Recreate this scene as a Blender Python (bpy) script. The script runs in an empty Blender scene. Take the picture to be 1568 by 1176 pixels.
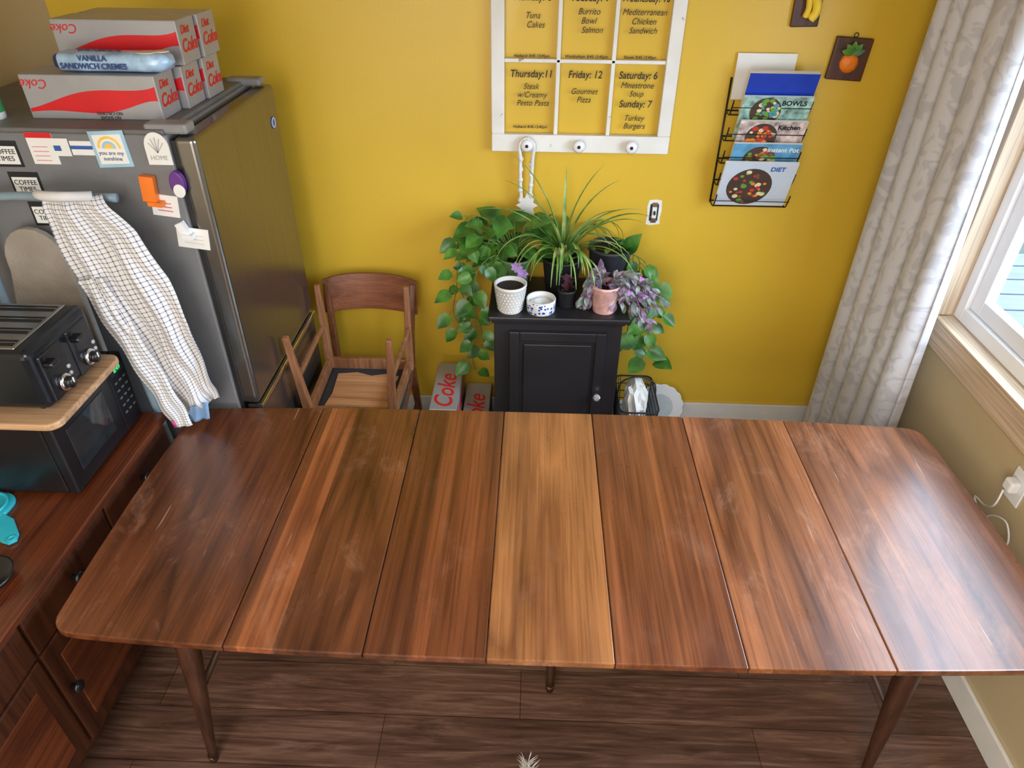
import bpy, bmesh, math, random
from mathutils import Matrix, Vector, Euler
random.seed(7)
pi=math.pi
scene=bpy.context.scene
try:
    scene.view_settings.view_transform='Standard'
    scene.view_settings.look='None'
except Exception: pass
G={'T':Matrix.Identity(4)}
def V(*a): return Vector(a)
# ---------------------------------------------------------------- materials
def newmat(name):
    m=bpy.data.materials.new(name); m.use_nodes=True
    nt=m.node_tree; b=nt.nodes.get('Principled BSDF'); return m,nt,b
def setp(b,rough=.5,metal=0,spec=None,coat=0,trans=0):
    b.inputs['Roughness'].default_value=rough; b.inputs['Metallic'].default_value=metal
    if spec is not None: b.inputs['Specular IOR Level'].default_value=spec
    if coat: b.inputs['Coat Weight'].default_value=coat; b.inputs['Coat Roughness'].default_value=.20
    if trans: b.inputs['Transmission Weight'].default_value=trans
def coords(nt,scale=(1,1,1),loc=(0,0,0),rot=(0,0,0)):
    tc=nt.nodes.new('ShaderNodeTexCoord'); mp=nt.nodes.new('ShaderNodeMapping')
    nt.links.new(tc.outputs['Object'],mp.inputs['Vector'])
    mp.inputs['Scale'].default_value=scale; mp.inputs['Location'].default_value=loc; mp.inputs['Rotation'].default_value=rot
    return mp.outputs['Vector']
def noise(nt,vec,scale=5,detail=3,dist=0,rough=.5):
    n=nt.nodes.new('ShaderNodeTexNoise'); nt.links.new(vec,n.inputs['Vector'])
    n.inputs['Scale'].default_value=scale; n.inputs['Detail'].default_value=detail
    n.inputs['Distortion'].default_value=dist; n.inputs['Roughness'].default_value=rough
    return n.outputs['Fac']
def ramp(nt,fac,stops,interp='LINEAR'):
    r=nt.nodes.new('ShaderNodeValToRGB'); nt.links.new(fac,r.inputs['Fac']); r.color_ramp.interpolation=interp
    e=r.color_ramp.elements
    while len(e)<len(stops): e.new(.5)
    for i,(p,c) in enumerate(stops):
        e[i].position=p; e[i].color=(c[0],c[1],c[2],1)
    return r.outputs['Color']
def mixc(nt,fac,a,b,mode='MIX'):
    m=nt.nodes.new('ShaderNodeMix'); m.data_type='RGBA'; m.blend_type=mode
    for k,v in ((0,fac),(6,a),(7,b)):
        if hasattr(v,'is_linked') or hasattr(v,'links'): nt.links.new(v,m.inputs[k])
        elif k==0: m.inputs[0].default_value=v
        else: m.inputs[k].default_value=(v[0],v[1],v[2],1)
    return m.outputs[2]
def mth(nt,op,a,b=None):
    n=nt.nodes.new('ShaderNodeMath'); n.operation=op
    for k,v in ((0,a),(1,b)):
        if v is None: continue
        if hasattr(v,'is_linked'): nt.links.new(v,n.inputs[k])
        else: n.inputs[k].default_value=v
    return n.outputs[0]
def bump(nt,b,h,strength=.1,dist=.01):
    n=nt.nodes.new('ShaderNodeBump'); n.inputs['Strength'].default_value=strength; n.inputs['Distance'].default_value=dist
    nt.links.new(h,n.inputs['Height']); nt.links.new(n.outputs['Normal'],b.inputs['Normal'])
MC={}
def mat(name,c,rough=.5,metal=0,var=.12,scale=12,spec=None,coat=0,bmp=0,trans=0):
    if name in MC: return MC[name]
    m,nt,b=newmat(name); setp(b,rough,metal,spec,coat,trans)
    v=coords(nt); n=noise(nt,v,scale,4)
    lo=[x*(1-var) for x in c]; hi=[min(1,x*(1+var)) for x in c]
    col=ramp(nt,n,[(.3,lo),(.7,hi)]); nt.links.new(col,b.inputs['Base Color'])
    if bmp: bump(nt,b,noise(nt,v,scale*8,3),bmp)
    MC[name]=m; return m
def wood(name,dark,light,axis='Y',seed=0,rough=.35,grain=1.0,coat=0,fig=.5,blotch=.4,tones=None,x0=0,x1=1,wear=0):
    """grain runs along axis; fine streaks + contour (cathedral) figure + optional plank tones across X"""
    if name in MC: return MC[name]
    m,nt,b=newmat(name); setp(b,rough,0,.5,coat)
    def S(a,l): return {'X':(l,a,a),'Y':(a,l,a),'Z':(a,a,l)}[axis]
    g=grain; loc=(seed*3.7,seed*1.9,seed*.7)
    n1=noise(nt,coords(nt,S(36*g,.9*g),loc),1.0,7,.15,.60)
    n2=noise(nt,coords(nt,S(3.3*g,.50*g),loc),1.0,2,.35,.45)
    ring=mth(nt,'PINGPONG',mth(nt,'MULTIPLY',n2,17.0),1.0)
    n3=noise(nt,coords(nt,S(150*g,3*g),loc),1.0,2,0,.5)
    n5=noise(nt,coords(nt,S(4.6,1.7),loc),1.0,4,.7,.58)
    md=[(a+c)/2*.95 for a,c in zip(dark,light)]
    c1=ramp(nt,n1,[(.31,dark),(.5,md),(.69,light)])
    c2=ramp(nt,ring,[(0,[x*.85 for x in dark]),(.28,md),(1,light)])
    c=mixc(nt,fig,c1,c2)
    c=mixc(nt,.5,c,ramp(nt,n3,[(.38,(.50,.44,.40)),(.52,(1,1,1))]),'MULTIPLY')
    c=mixc(nt,blotch,c,ramp(nt,n5,[(.36,(.42,.34,.31)),(.60,(1.0,1.0,1.0))]),'MULTIPLY')
    if tones:
        tc=nt.nodes.new('ShaderNodeTexCoord'); sp=nt.nodes.new('ShaderNodeSeparateXYZ'); nt.links.new(tc.outputs['Object'],sp.inputs[0])
        t=mth(nt,'DIVIDE',mth(nt,'SUBTRACT',sp.outputs[0],x0),x1-x0)
        c=mixc(nt,1.0,c,ramp(nt,t,[(p,(k,k*.97,k*.94)) for p,k in tones],'CONSTANT'),'MULTIPLY')
    if wear:
        n4=noise(nt,coords(nt,(4,2.2,4),(seed,0,0),(0,0,.35)),1.6,10,.6,.76)
        c=mixc(nt,ramp(nt,n4,[(.54,(0,0,0)),(.70,(wear,wear,wear))]),c,(.52,.27,.16))
        n7=noise(nt,coords(nt,(75,3.2,1),(seed,2,0),(0,0,.28)),1.0,2,.2,.5)
        c=mixc(nt,ramp(nt,n7,[(.735,(0,0,0)),(.755,(wear*1.3,)*3)]),c,(.55,.36,.26))
        nt.links.new(ramp(nt,n4,[(.35,(rough*.85,)*3),(.7,(rough*1.45,)*3)]),b.inputs['Roughness'])
    nt.links.new(c,b.inputs['Base Color'])
    bump(nt,b,n3,.04,.002)
    MC[name]=m; return m
# ---------------------------------------------------------------- geometry helpers
def parent_to(o,p):
    if p is not None:
        o.parent=p; o.matrix_parent_inverse=Matrix.Translation(p.location).inverted()
def group(name,loc=(0,0,0)):
    e=bpy.data.objects.new(name,None); e.empty_display_size=.05; e.location=loc
    scene.collection.objects.link(e); return e
def fin(bm,name,mats,parent=None,smooth=False,bevel=0,seg=2,subsurf=0):
    bm.transform(G['T'])
    bmesh.ops.recalc_face_normals(bm,faces=bm.faces)
    me=bpy.data.meshes.new(name); bm.to_mesh(me); bm.free()
    if not isinstance(mats,(list,tuple)): mats=[mats]
    for m in mats: me.materials.append(m)
    if smooth:
        for p in me.polygons: p.use_smooth=True
    o=bpy.data.objects.new(name,me); scene.collection.objects.link(o)
    if bevel:
        md=o.modifiers.new('b','BEVEL'); md.width=bevel; md.segments=seg; md.limit_method='ANGLE'; md.angle_limit=.7
    if subsurf:
        md=o.modifiers.new('s','SUBSURF'); md.levels=subsurf; md.render_levels=subsurf
    parent_to(o,parent); return o
def mesh(name,verts,faces,m,parent=None,smooth=False,bevel=0,subsurf=0,mi=None):
    bm=bmesh.new(); vs=[bm.verts.new(v) for v in verts]
    for i,f in enumerate(faces):
        try:
            fc=bm.faces.new([vs[k] for k in f])
            if mi: fc.material_index=mi[i]
        except ValueError: pass
    return fin(bm,name,m,parent,smooth,bevel,2,subsurf)
def box(name,x0,x1,y0,y1,z0,z1,m,parent=None,bevel=.003,rz=0,seg=2):
    bm=bmesh.new(); bmesh.ops.create_cube(bm,size=1)
    bmesh.ops.scale(bm,vec=(abs(x1-x0),abs(y1-y0),abs(z1-z0)),verts=bm.verts)
    c=V((x0+x1)/2,(y0+y1)/2,(z0+z1)/2)
    if rz: bm.transform(Matrix.Rotation(rz,4,'Z'))
    bm.transform(Matrix.Translation(c))
    return fin(bm,name,m,parent,False,bevel,seg)
def bar(name,a,b,w,d,m,parent=None,w2=None,d2=None,bevel=.003,roll=None):
    a=Vector(a);b=Vector(b);z=(b-a).normalized()
    r=Vector(roll) if roll else (V(1,0,0) if abs(z.x)<.9 else V(0,1,0))
    y=z.cross(r).normalized(); x=y.cross(z).normalized()
    w2=w2 or w; d2=d2 or d; vs=[]
    for p,ww,dd in((a,w,d),(b,w2,d2)):
        for sx,sy in((-1,-1),(1,-1),(1,1),(-1,1)): vs.append(p+x*sx*ww/2+y*sy*dd/2)
    return mesh(name,vs,[(3,2,1,0),(4,5,6,7),(0,1,5,4),(1,2,6,5),(2,3,7,6),(3,0,4,7)],m,parent,False,bevel)
def ring_tube(pts,rad,n=8,closed=False):
    pts=[Vector(p) for p in pts]; vs=[];fs=[];N=len(pts)
    up=V(0,0,1)
    prev=None
    for i,p in enumerate(pts):
        if closed: t=(pts[(i+1)%N]-pts[i-1])
        else: t=pts[min(i+1,N-1)]-pts[max(i-1,0)]
        if t.length<1e-9: t=V(0,0,1)
        t.normalize()
        if prev is None:
            x=t.cross(up); 
            if x.length<.05: x=t.cross(V(1,0,0))
        else: x=prev-t*prev.dot(t)
        x.normalize(); prev=x; y=t.cross(x)
        r=rad[i] if isinstance(rad,(list,tuple)) else rad
        for k in range(n):
            a=2*pi*k/n; vs.append(p+(x*math.cos(a)+y*math.sin(a))*r)
    rng=N if closed else N-1
    for i in range(rng):
        j=(i+1)%N
        for k in range(n):
            fs.append((i*n+k,i*n+(k+1)%n,j*n+(k+1)%n,j*n+k))
    if not closed:
        fs.append(tuple(range(n-1,-1,-1))); fs.append(tuple((N-1)*n+k for k in range(n)))
    return vs,fs
def tube(name,pts,rad,m,parent=None,n=8,closed=False):
    v,f=ring_tube(pts,rad,n,closed); return mesh(name,v,f,m,parent,True)
def smoothpath(pts,k=6):
    pts=[Vector(p) for p in pts]; out=[]
    P=[pts[0]]+pts+[pts[-1]]
    for i in range(1,len(P)-2):
        for s in range(k):
            t=s/k; a,b,c,d=P[i-1],P[i],P[i+1],P[i+2]
            out.append(.5*((2*b)+(c-a)*t+(2*a-5*b+4*c-d)*t*t+(-a+3*b-3*c+d)*t**3))
    out.append(pts[-1]); return out
def lathe(name,prof,loc,m,parent=None,n=32,smooth=True,mi=None,axis=None):
    vs=[];fs=[];mm=[]
    for r,z in prof:
        for k in range(n):
            a=2*pi*k/n; vs.append(V(r*math.cos(a),r*math.sin(a),z))
    for i in range(len(prof)-1):
        for k in range(n):
            fs.append((i*n+k,i*n+(k+1)%n,(i+1)*n+(k+1)%n,(i+1)*n+k)); mm.append(mi[i] if mi else 0)
    R=Matrix.Identity(4)
    if axis: R=V(0,0,1).rotation_difference(Vector(axis)).to_matrix().to_4x4()
    vs=[R@v+Vector(loc) for v in vs]
    bm=bmesh.new(); bv=[bm.verts.new(v) for v in vs]
    for f,q in zip(fs,mm):
        fc=bm.faces.new([bv[i] for i in f]); fc.material_index=q
    bmesh.ops.remove_doubles(bm,verts=bm.verts,dist=1e-6)
    return fin(bm,name,m,parent,smooth)
def prism(name,pts,z0,z1,m,parent=None,bevel=0,plane='XY',off=0,smooth=False):
    def P(u,v,w):
        return {'XY':V(u,v,w),'XZ':V(u,w,v),'YZ':V(w,u,v)}[plane]
    n=len(pts); vs=[P(u,v,z0) for u,v in pts]+[P(u,v,z1) for u,v in pts]
    fs=[tuple(range(n)),tuple(range(2*n-1,n-1,-1))]+[(i,(i+1)%n,n+(i+1)%n,n+i) for i in range(n)]
    return mesh(name,vs,fs,m,parent,smooth,bevel)
def rrect(x0,x1,y0,y1,r,k=5):
    out=[]
    for cx,cy,a0 in((x1-r,y1-r,0),(x0+r,y1-r,pi/2),(x0+r,y0+r,pi),(x1-r,y0+r,1.5*pi)):
        for i in range(k+1):
            a=a0+pi/2*i/k; out.append((cx+r*math.cos(a),cy+r*math.sin(a)))
    return out
def ell(cx,cy,rx,ry,n=28,a0=0): return [(cx+rx*math.cos(a0+2*pi*i/n),cy+ry*math.sin(a0+2*pi*i/n)) for i in range(n)]
def text(name,body,loc,size,m,parent=None,rot=(pi/2,0,0),align='CENTER',shear=0,ext=.0004,sx=1,bold=0):
    cu=bpy.data.curves.new(name,'FONT'); cu.body=body; cu.size=size; cu.align_x=align; cu.align_y='CENTER'
    cu.extrude=ext; cu.shear=shear; cu.offset=bold; cu.materials.append(m)
    o=bpy.data.objects.new(name,cu); scene.collection.objects.link(o)
    o.matrix_world=G['T']@Matrix.Translation(loc)@Euler(rot).to_matrix().to_4x4()@Matrix.Diagonal((sx,1,1,1))
    if parent is not None:
        o.parent=parent; o.matrix_parent_inverse=Matrix.Translation(parent.location).inverted()
    return o
FX=(pi/2,0,pi/2)
# ---------------------------------------------------------------- common mats
white=mat('white_paint',(.78,.77,.74),.45,var=.05)
paper=mat('paper_white',(.82,.82,.80),.6,var=.03)
black=mat('black_plastic',(.008,.008,.010),.3,var=.2)
blackmatte=mat('black_matte',(.015,.015,.017),.55,var=.2)
chrome=mat('chrome',(.7,.7,.72),.18,1,var=.05)
ink=mat('ink',(.010,.010,.014),.6,var=.1)
red=mat('red_print',(.66,.012,.018),.35,var=.06)
blueprint=mat('blue_print',(.03,.11,.42),.35,var=.1)
# ================================================================ ROOM
D=2.94; XL=-1.88; XR=1.50; YB=-2.4; ZC=2.62
def wallmat(name,c,bm_=.12):
    m,nt,b=newmat(name); setp(b,.38,0,.4)
    v=coords(nt); n=noise(nt,v,1.3,3); n2=noise(nt,v,140,2)
    col=ramp(nt,n,[(.3,[x*.94 for x in c]),(.7,[min(1,x*1.04) for x in c])])
    nt.links.new(col,b.inputs['Base Color']); bump(nt,b,n2,bm_,.002); return m
wy=wallmat('yellow_wall_paint',(.72,.465,.040))
wb=wallmat('beige_wall_paint',(.56,.45,.27))
box('wall_back',XL-.12,XR+.14,D,D+.12,0,ZC,wy,bevel=0)
box('wall_left',XL-.12,XL,YB,D,0,ZC,wb,bevel=0)
box('wall_front',XL-.12,XR+.14,YB-.12,YB,0,ZC,wb,bevel=0)
box('ceiling',XL-.12,XR+.14,YB-.12,D+.12,ZC,ZC+.1,mat('ceiling_white',(.78,.77,.75),.7,var=.02),bevel=0)
WY0,WY1,WZ0,WZ1=.40,2.30,.995,2.2
bm=bmesh.new()
def addblock(bm,x0,x1,y0,y1,z0,z1):
    r=bmesh.ops.create_cube(bm,size=1); vs=r['verts']
    bmesh.ops.scale(bm,vec=(x1-x0,y1-y0,z1-z0),verts=vs); bmesh.ops.translate(bm,vec=((x0+x1)/2,(y0+y1)/2,(z0+z1)/2),verts=vs)
addblock(bm,XR,XR+.14,YB,D,0,WZ0); addblock(bm,XR,XR+.14,YB,D,WZ1,ZC)
addblock(bm,XR,XR+.14,WY1,D,WZ0,WZ1); addblock(bm,XR,XR+.14,YB,WY0,WZ0,WZ1)
fin(bm,'wall_right',wb)
m,nt,b=newmat('floor_planks'); setp(b,.36,0,.5)
v=coords(nt,(1,1,1))
br=nt.nodes.new('ShaderNodeTexBrick'); nt.links.new(v,br.inputs['Vector'])
br.inputs['Scale'].default_value=1; br.inputs['Brick Width'].default_value=1.22; br.inputs['Row Height'].default_value=.18
br.inputs['Mortar Size'].default_value=.0018; br.offset=.37
br.inputs['Color1'].default_value=(1,1,1,1); br.inputs['Color2'].default_value=(.62,.62,.62,1); br.inputs['Mortar'].default_value=(.2,.17,.15,1)
n=noise(nt,coords(nt,(1.0,10,1)),2.2,10,1.6,.70); n2=noise(nt,coords(nt,(3,80,1)),1,2)
c=ramp(nt,n,[(.3,(.065,.030,.020)),(.5,(.155,.080,.054)),(.70,(.27,.155,.11))])
c=mixc(nt,.55,c,ramp(nt,n2,[(.38,(.5,.45,.45)),(.55,(1,1,1))]),'MULTIPLY')
c=mixc(nt,.8,c,br.outputs['Color'],'MULTIPLY'); nt.links.new(c,b.inputs['Base Color']); bump(nt,b,n,.08,.003)
box('floor',XL-.12,XR+.14,YB-.12,D+.12,-.1,0,m,bevel=0)
box('baseboard_back',XL,XR-.014,D-.014,D,0,.105,white,bevel=.004)
box('baseboard_right',XR-.014,XR,YB,D,0,.105,white,bevel=.004)
# window
pine=wood('pine_casing',(.60,.44,.29),(.78,.63,.46),'Z',3,.45,.8,fig=.15,blotch=.1)
pineY=wood('pine_sill',(.60,.44,.29),(.78,.63,.46),'Y',5,.45,.8,fig=.15,blotch=.1)
vinyl=mat('vinyl_white',(.84,.85,.87),.35,var=.02)
w=group('window_1',(XR,1.3,1.5))
box('casing_far',XR-.02,XR,WY1-.012,WY1+.085,WZ0-.10,WZ1+.09,pine,w,.004)
box('casing_near',XR-.02,XR,WY0-.085,WY0+.005,WZ0-.10,WZ1+.09,pine,w,.004)
box('casing_top',XR-.02,XR,WY0+.006,WY1-.013,WZ1,WZ1+.09,pineY,w,.004)
box('apron',XR-.02,XR,WY0+.006,WY1-.013,WZ0-.10,WZ0-.001,pineY,w,.004)
box('sill_stool',XR-.021,XR+.055,WY0+.006,WY1-.016,WZ0,WZ0+.012,pineY,w,.003)
box('jamb_liner_far',XR-.019,XR+.05,WY1-.014,WY1-.001,WZ0+.013,WZ1-.001,pine,w,.002)
yi0,yi1,zi0,zi1=WY0+.05,WY1-.06,WZ0+.065,WZ1-.055
for nm,a in (('jamb_far',(yi1,WY1-.015,WZ0+.013,WZ1-.002)),('jamb_near',(WY0+.001,yi0,WZ0+.013,WZ1-.002)),('rail_bottom',(yi0+.0005,yi1-.0005,WZ0+.013,zi0)),('rail_top',(yi0+.0005,yi1-.0005,zi1,WZ1-.002))):
    box(nm,XR+.045,XR+.12,*a,vinyl,w,.003)
for nm,a in (('sash_far',(yi1-.060,yi1-.001,zi0+.001,zi1-.001)),('sash_near',(yi0+.001,yi0+.05,zi0+.001,zi1-.001)),('sash_bottom',(yi0+.051,yi1-.061,zi0+.001,zi0+.058)),('sash_top',(yi0+.051,yi1-.061,zi1-.05,zi1-.001)),('meeting_stile',(1.30,1.36,zi0+.059,zi1-.051))):
    box(nm,XR+.062,XR+.10,*a,vinyl,w,.003)
def thinglass(name,tint=(1,1,1),refl=.06):
    m=bpy.data.materials.new(name); m.use_nodes=True; nt=m.node_tree; nt.nodes.clear()
    o=nt.nodes.new('ShaderNodeOutputMaterial'); mx=nt.nodes.new('ShaderNodeMixShader'); t=nt.nodes.new('ShaderNodeBsdfTransparent'); g=nt.nodes.new('ShaderNodeBsdfGlossy')
    t.inputs[0].default_value=(*tint,1); g.inputs['Roughness'].default_value=.05; mx.inputs[0].default_value=refl
    nt.links.new(t.outputs[0],mx.inputs[1]); nt.links.new(g.outputs[0],mx.inputs[2]); nt.links.new(mx.outputs[0],o.inputs[0]); return m
glass=thinglass('window_glass',refl=.03)
box('glass_pane',XR+.078,XR+.082,yi0+.045,yi1-.055,zi0+.05,zi1-.045,glass,w,0)
dk=wood('deck_boards_mat',(.055,.065,.085),(.085,.10,.13),'X',9,.7,.6,fig=.2,blotch=.2)
deck=group('deck',(3.4,1.6,.1))
for i in range(26):
    y=-.8+i*.2; box('board_%d'%i,XR+.16,4.6,y,y+.185,.30,.34,dk,deck,.004)
for i in range(4):
    x=1.9+i*.8; box('joist_%d'%i,x,x+.05,-.8,4.38,-.02,.30,dk,deck,0)
rl=group('deck_railing',(4.4,1.6,.8))
wr=mat('railing_white',(.12,.13,.15),.5,var=.04)
box('top_rail',4.36,4.46,-.8,4.4,1.20,1.24,wr,rl); box('low_rail',4.38,4.44,-.8,4.4,.42,.46,wr,rl)
for i in range(44):
    y=-.75+i*.118; box('baluster_%d'%i,4.395,4.425,y,y+.035,.46,1.20,wr,rl,0)
box('post_1',4.36,4.46,-.8,-.7,.34,1.28,wr,rl);box('post_2',4.36,4.46,4.3,4.4,.34,1.28,wr,rl)
box('ground',XR+.14,14,-6,12,-.12,-.02,mat('yard_grass',(.02,.03,.015),.9,var=.4,scale=3),bevel=0)

# ================================================================ TABLE
tb=group('dining_table',(.1,1.475,0))
TX0,TX1,TYF,TYB=-1.192,1.375,.985,1.968
xm=(TX0+TX1)/2; hw=(TX1-TX0)/2
def bow(x): return .035*abs((x-xm)/hw)**3
seams=[TX0,-.73,-.385,-.085,.225,.543,.895,TX1]
cols=[((.072,.019,.007),(.27,.088,.030),2,.45,[(0,.85),(.35,.68),(.7,.78)]),
      ((.072,.019,.007),(.29,.098,.033),6,.50,[(0,.85),(.10,1.55),(.36,.68),(.8,.78)]),
      ((.080,.019,.006),(.26,.080,.026),11,.15,[(0,.62),(.36,.95),(.62,1.02),(.9,.72)]),
      ((.130,.040,.012),(.44,.180,.058),15,.60,[(0,.86),(.3,1.05),(.72,.94)]),
      ((.085,.022,.008),(.29,.094,.032),21,.18,[(0,.90),(.25,.82),(.55,.97),(.82,.86)]),
      ((.085,.025,.009),(.33,.120,.044),27,.50,[(0,1.35),(.16,.84),(.5,.72),(.75,.94)]),
      ((.095,.030,.012),(.33,.125,.050),33,.45,[(0,.85),(.3,.98),(.7,.88)])]
for i in range(7):
    a,bx=seams[i],seams[i+1]; g=.0011
    r=.06
    def edge(n=12): return [a+(bx-a)*k/n for k in range(n+1)]
    if i==0:
        fr=[(x,TYF+bow(x)) for x in edge() if x>a+r+.012]; bk=[(x,TYB-bow(x)) for x in edge() if x>a+r+.012]
        yf=TYF+bow(a+r); yb=TYB-bow(a+r)
        arcf=[(a+.012+r-r*math.sin(t),yf+r-r*math.cos(t)) for t in [pi/2*k/6 for k in range(6,-1,-1)]]
        arcb=[(a+.012+r-r*math.sin(t),yb-r+r*math.cos(t)) for t in [pi/2*k/6 for k in range(7)]]
        mid=[(a+.004,yb-.25),(a,1.476),(a+.004,yf+.25)]
        pts=fr+bk[::-1]+arcb+mid+arcf
    elif i==6:
        fr=[(x,TYF+bow(x)) for x in edge() if x<bx-r-.012]; bk=[(x,TYB-bow(x)) for x in edge() if x<bx-r-.012]
        yf=TYF+bow(bx-r); yb=TYB-bow(bx-r); X=bx-.012-r
        arcf=[(X+r*math.sin(t),yf+r-r*math.cos(t)) for t in [pi/2*k/6 for k in range(7)]]
        arcb=[(X+r*math.sin(t),yb-r+r*math.cos(t)) for t in [pi/2*k/6 for k in range(6,-1,-1)]]
        mid=[(bx-.004,yf+.25),(bx,1.476),(bx-.004,yb-.25)]
        pts=fr+arcf+mid+arcb+bk[::-1]
    else:
        pts=[(x,TYF+bow(x)) for x in edge()]+[(x,TYB-bow(x)) for x in edge()][::-1]
    pts=[(min(max(x,a+g if i>0 else x),bx-g if i<6 else x),y) for x,y in pts]
    d,l,sd,fg,tn=cols[i]
    mm=wood('tabletop_walnut_%d'%i,d,l,'Y',sd,.30,1.0,coat=.35,wear=.26 if i in(0,1,5,6) else .10,fig=fg,blotch=.55 if i in(0,1,5,6) else .2,tones=tn,x0=a,x1=bx)
    prism('top_leaf_%d'%i,pts,.728,.75,mm,tb,.0035)
dw=wood('walnut_dark',(.032,.011,.006),(.095,.036,.018),'Z',4,.35,1.5)
dwX=wood('walnut_dark_x',(.045,.016,.008),(.12,.046,.022),'X',4,.4,1.5)
dwY=wood('walnut_dark_y',(.035,.012,.006),(.10,.038,.018),'Y',4,.4,1.5)
box('apron_front',-.95,1.06,1.10,1.12,.66,.728,dwX,tb); box('apron_back',-.95,1.06,1.83,1.85,.66,.728,dwX,tb)
box('apron_left',-.95,-.93,1.12,1.83,.66,.728,dwY,tb); box('apron_right',1.04,1.06,1.12,1.83,.66,.728,dwY,tb)
def tleg(nm,a,b): 
    a=Vector(a);b=Vector(b); pts=[a.lerp(b,t) for t in (0,.15,.5,.9,1)]
    tube(nm,pts,[.030,.031,.024,.0145,.013],dw,tb,16)
    lathe(nm+'_foot',[(0,0),(.013,0),(.0145,.03),(0,.03)],(b.x,b.y,0),mat('brass_dark',(.12,.07,.03),.4,.8),tb,16)
tleg('leg_1',(-.87,1.08,.728),(-.965,1.09,.012)); tleg('leg_2',(.99,1.08,.728),(1.08,1.12,.012))
tleg('leg_3',(-.87,1.87,.728),(-.97,1.90,.012)); tleg('leg_4',(.99,1.87,.728),(1.085,1.90,.012))
tleg('leg_5',(.10,1.40,.728),(.10,1.37,.012))
tube('stretcher_1',[(-.915,1.08,.38),(-.915,1.88,.38)],.011,dwY,tb); tube('stretcher_2',[(1.04,1.085,.38),(1.04,1.88,.38)],.011,dwY,tb)

# ================================================================ SIDEBOARD
sb=group('sideboard',(-1.5,1.1,0))
SX=-1.262
mah=wood('mahogany_y',(.050,.011,.005),(.19,.048,.016),'Y',12,.25,1.0,coat=.3,fig=.35)
mahz=wood('mahogany_z',(.030,.008,.004),(.10,.030,.012),'Z',14,.35,1.0,fig=.35)
box('top',-1.80,SX+.012,.15,1.872,.755,.78,mah,sb,.005)
box('body',-1.79,SX-.012,.17,1.86,.16,.755,mahz,sb,.003)
for k,(y0,y1) in enumerate([(.18,.60),(.61,1.03),(1.04,1.44),(1.45,1.85)]):
    box('drawer_%d'%k,SX-.014,SX,y0,y1,.61,.745,mahz,sb,.004)
    box('door_%d'%k,SX-.014,SX,y0,y1,.19,.60,mahz,sb,.004)
    box('door_panel_%d'%k,SX-.002,SX+.004,y0+.05,y1-.05,.25,.54,mah,sb,.004)
    for j,z in enumerate((.68,.42)):
        yy={0:(y0+y1)/2,1:y0+.03}[j]
        lathe('knob_%d_%d'%(k,j),[(0,0),(.008,0),(.007,.012),(.017,.016),(.019,.022),(.014,.028),(0,.030)],(SX,yy,z),black,sb,20,axis=(1,0,0))
for j,(x,y) in enumerate([(-1.74,.24),(-1.32,.24),(-1.74,1.80),(-1.32,1.80)]):
    bar('foot_%d'%j,(x,y,0),(x,y,.16),.03,.03,mahz,sb,.05,.05)

# ================================================================ MICROWAVE
mw=group('microwave',(-1.5,1.65,.78))
mx0,mx1,my0,my1,mz0,mz1=-1.78,-1.315,1.45,1.845,.795,1.045
box('case',mx0,mx1-.03,my0,my1,mz0,mz1,black,mw,.006)
box('door',mx1-.03,mx1,my0,my1-.10,mz0,mz1,black,mw,.005)
box('control_panel',mx1-.03,mx1-.002,my1-.098,my1,mz0,mz1,black,mw,.004)
gl=mat('dark_glass',(.02,.022,.024),.06,var=.3)
box('door_window',mx1-.001,mx1+.002,my0+.05,my1-.15,mz0+.05,mz1-.05,gl,mw,.002)
box('display',mx1-.003,mx1+.0015,my1-.085,my1-.015,mz1-.05,mz1-.022,gl,mw,.001)
em,nt,b=newmat('green_led'); b.inputs['Base Color'].default_value=(0,.3,.05,1); b.inputs['Emission Color'].default_value=(.05,1,.2,1); b.inputs['Emission Strength'].default_value=1.2
text('clock','8:49',(mx1+.002,my1-.05,mz1-.036),.022,em,mw,FX)
gray=mat('label_gray',(.45,.45,.45),.5); keym=mat('key_gray',(.12,.12,.12),.5)
for r in range(5):
    for c in range(3):
        box('key_%d_%d'%(r,c),mx1-.003,mx1+.0008,my1-.080+c*.025,my1-.068+c*.025,mz1-.08-r*.028,mz1-.075-r*.028,keym,mw,0)
for j,(x,y) in enumerate([(mx0+.04,my0+.04),(mx1-.05,my0+.04),(mx0+.04,my1-.04),(mx1-.05,my1-.04)]):
    lathe('foot_%d'%j,[(0,0),(.012,0),(.014,.015),(0,.015)],(x,y,.78),black,mw,12)
cbm=wood('cutting_board_wood',(.42,.22,.11),(.66,.42,.24),'X',8,.5,.8,fig=.2,blotch=.2)
prism('cutting_board',rrect(-1.79,-1.275,1.43,1.79,.035),1.046,1.068,cbm,None,.005)
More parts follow.
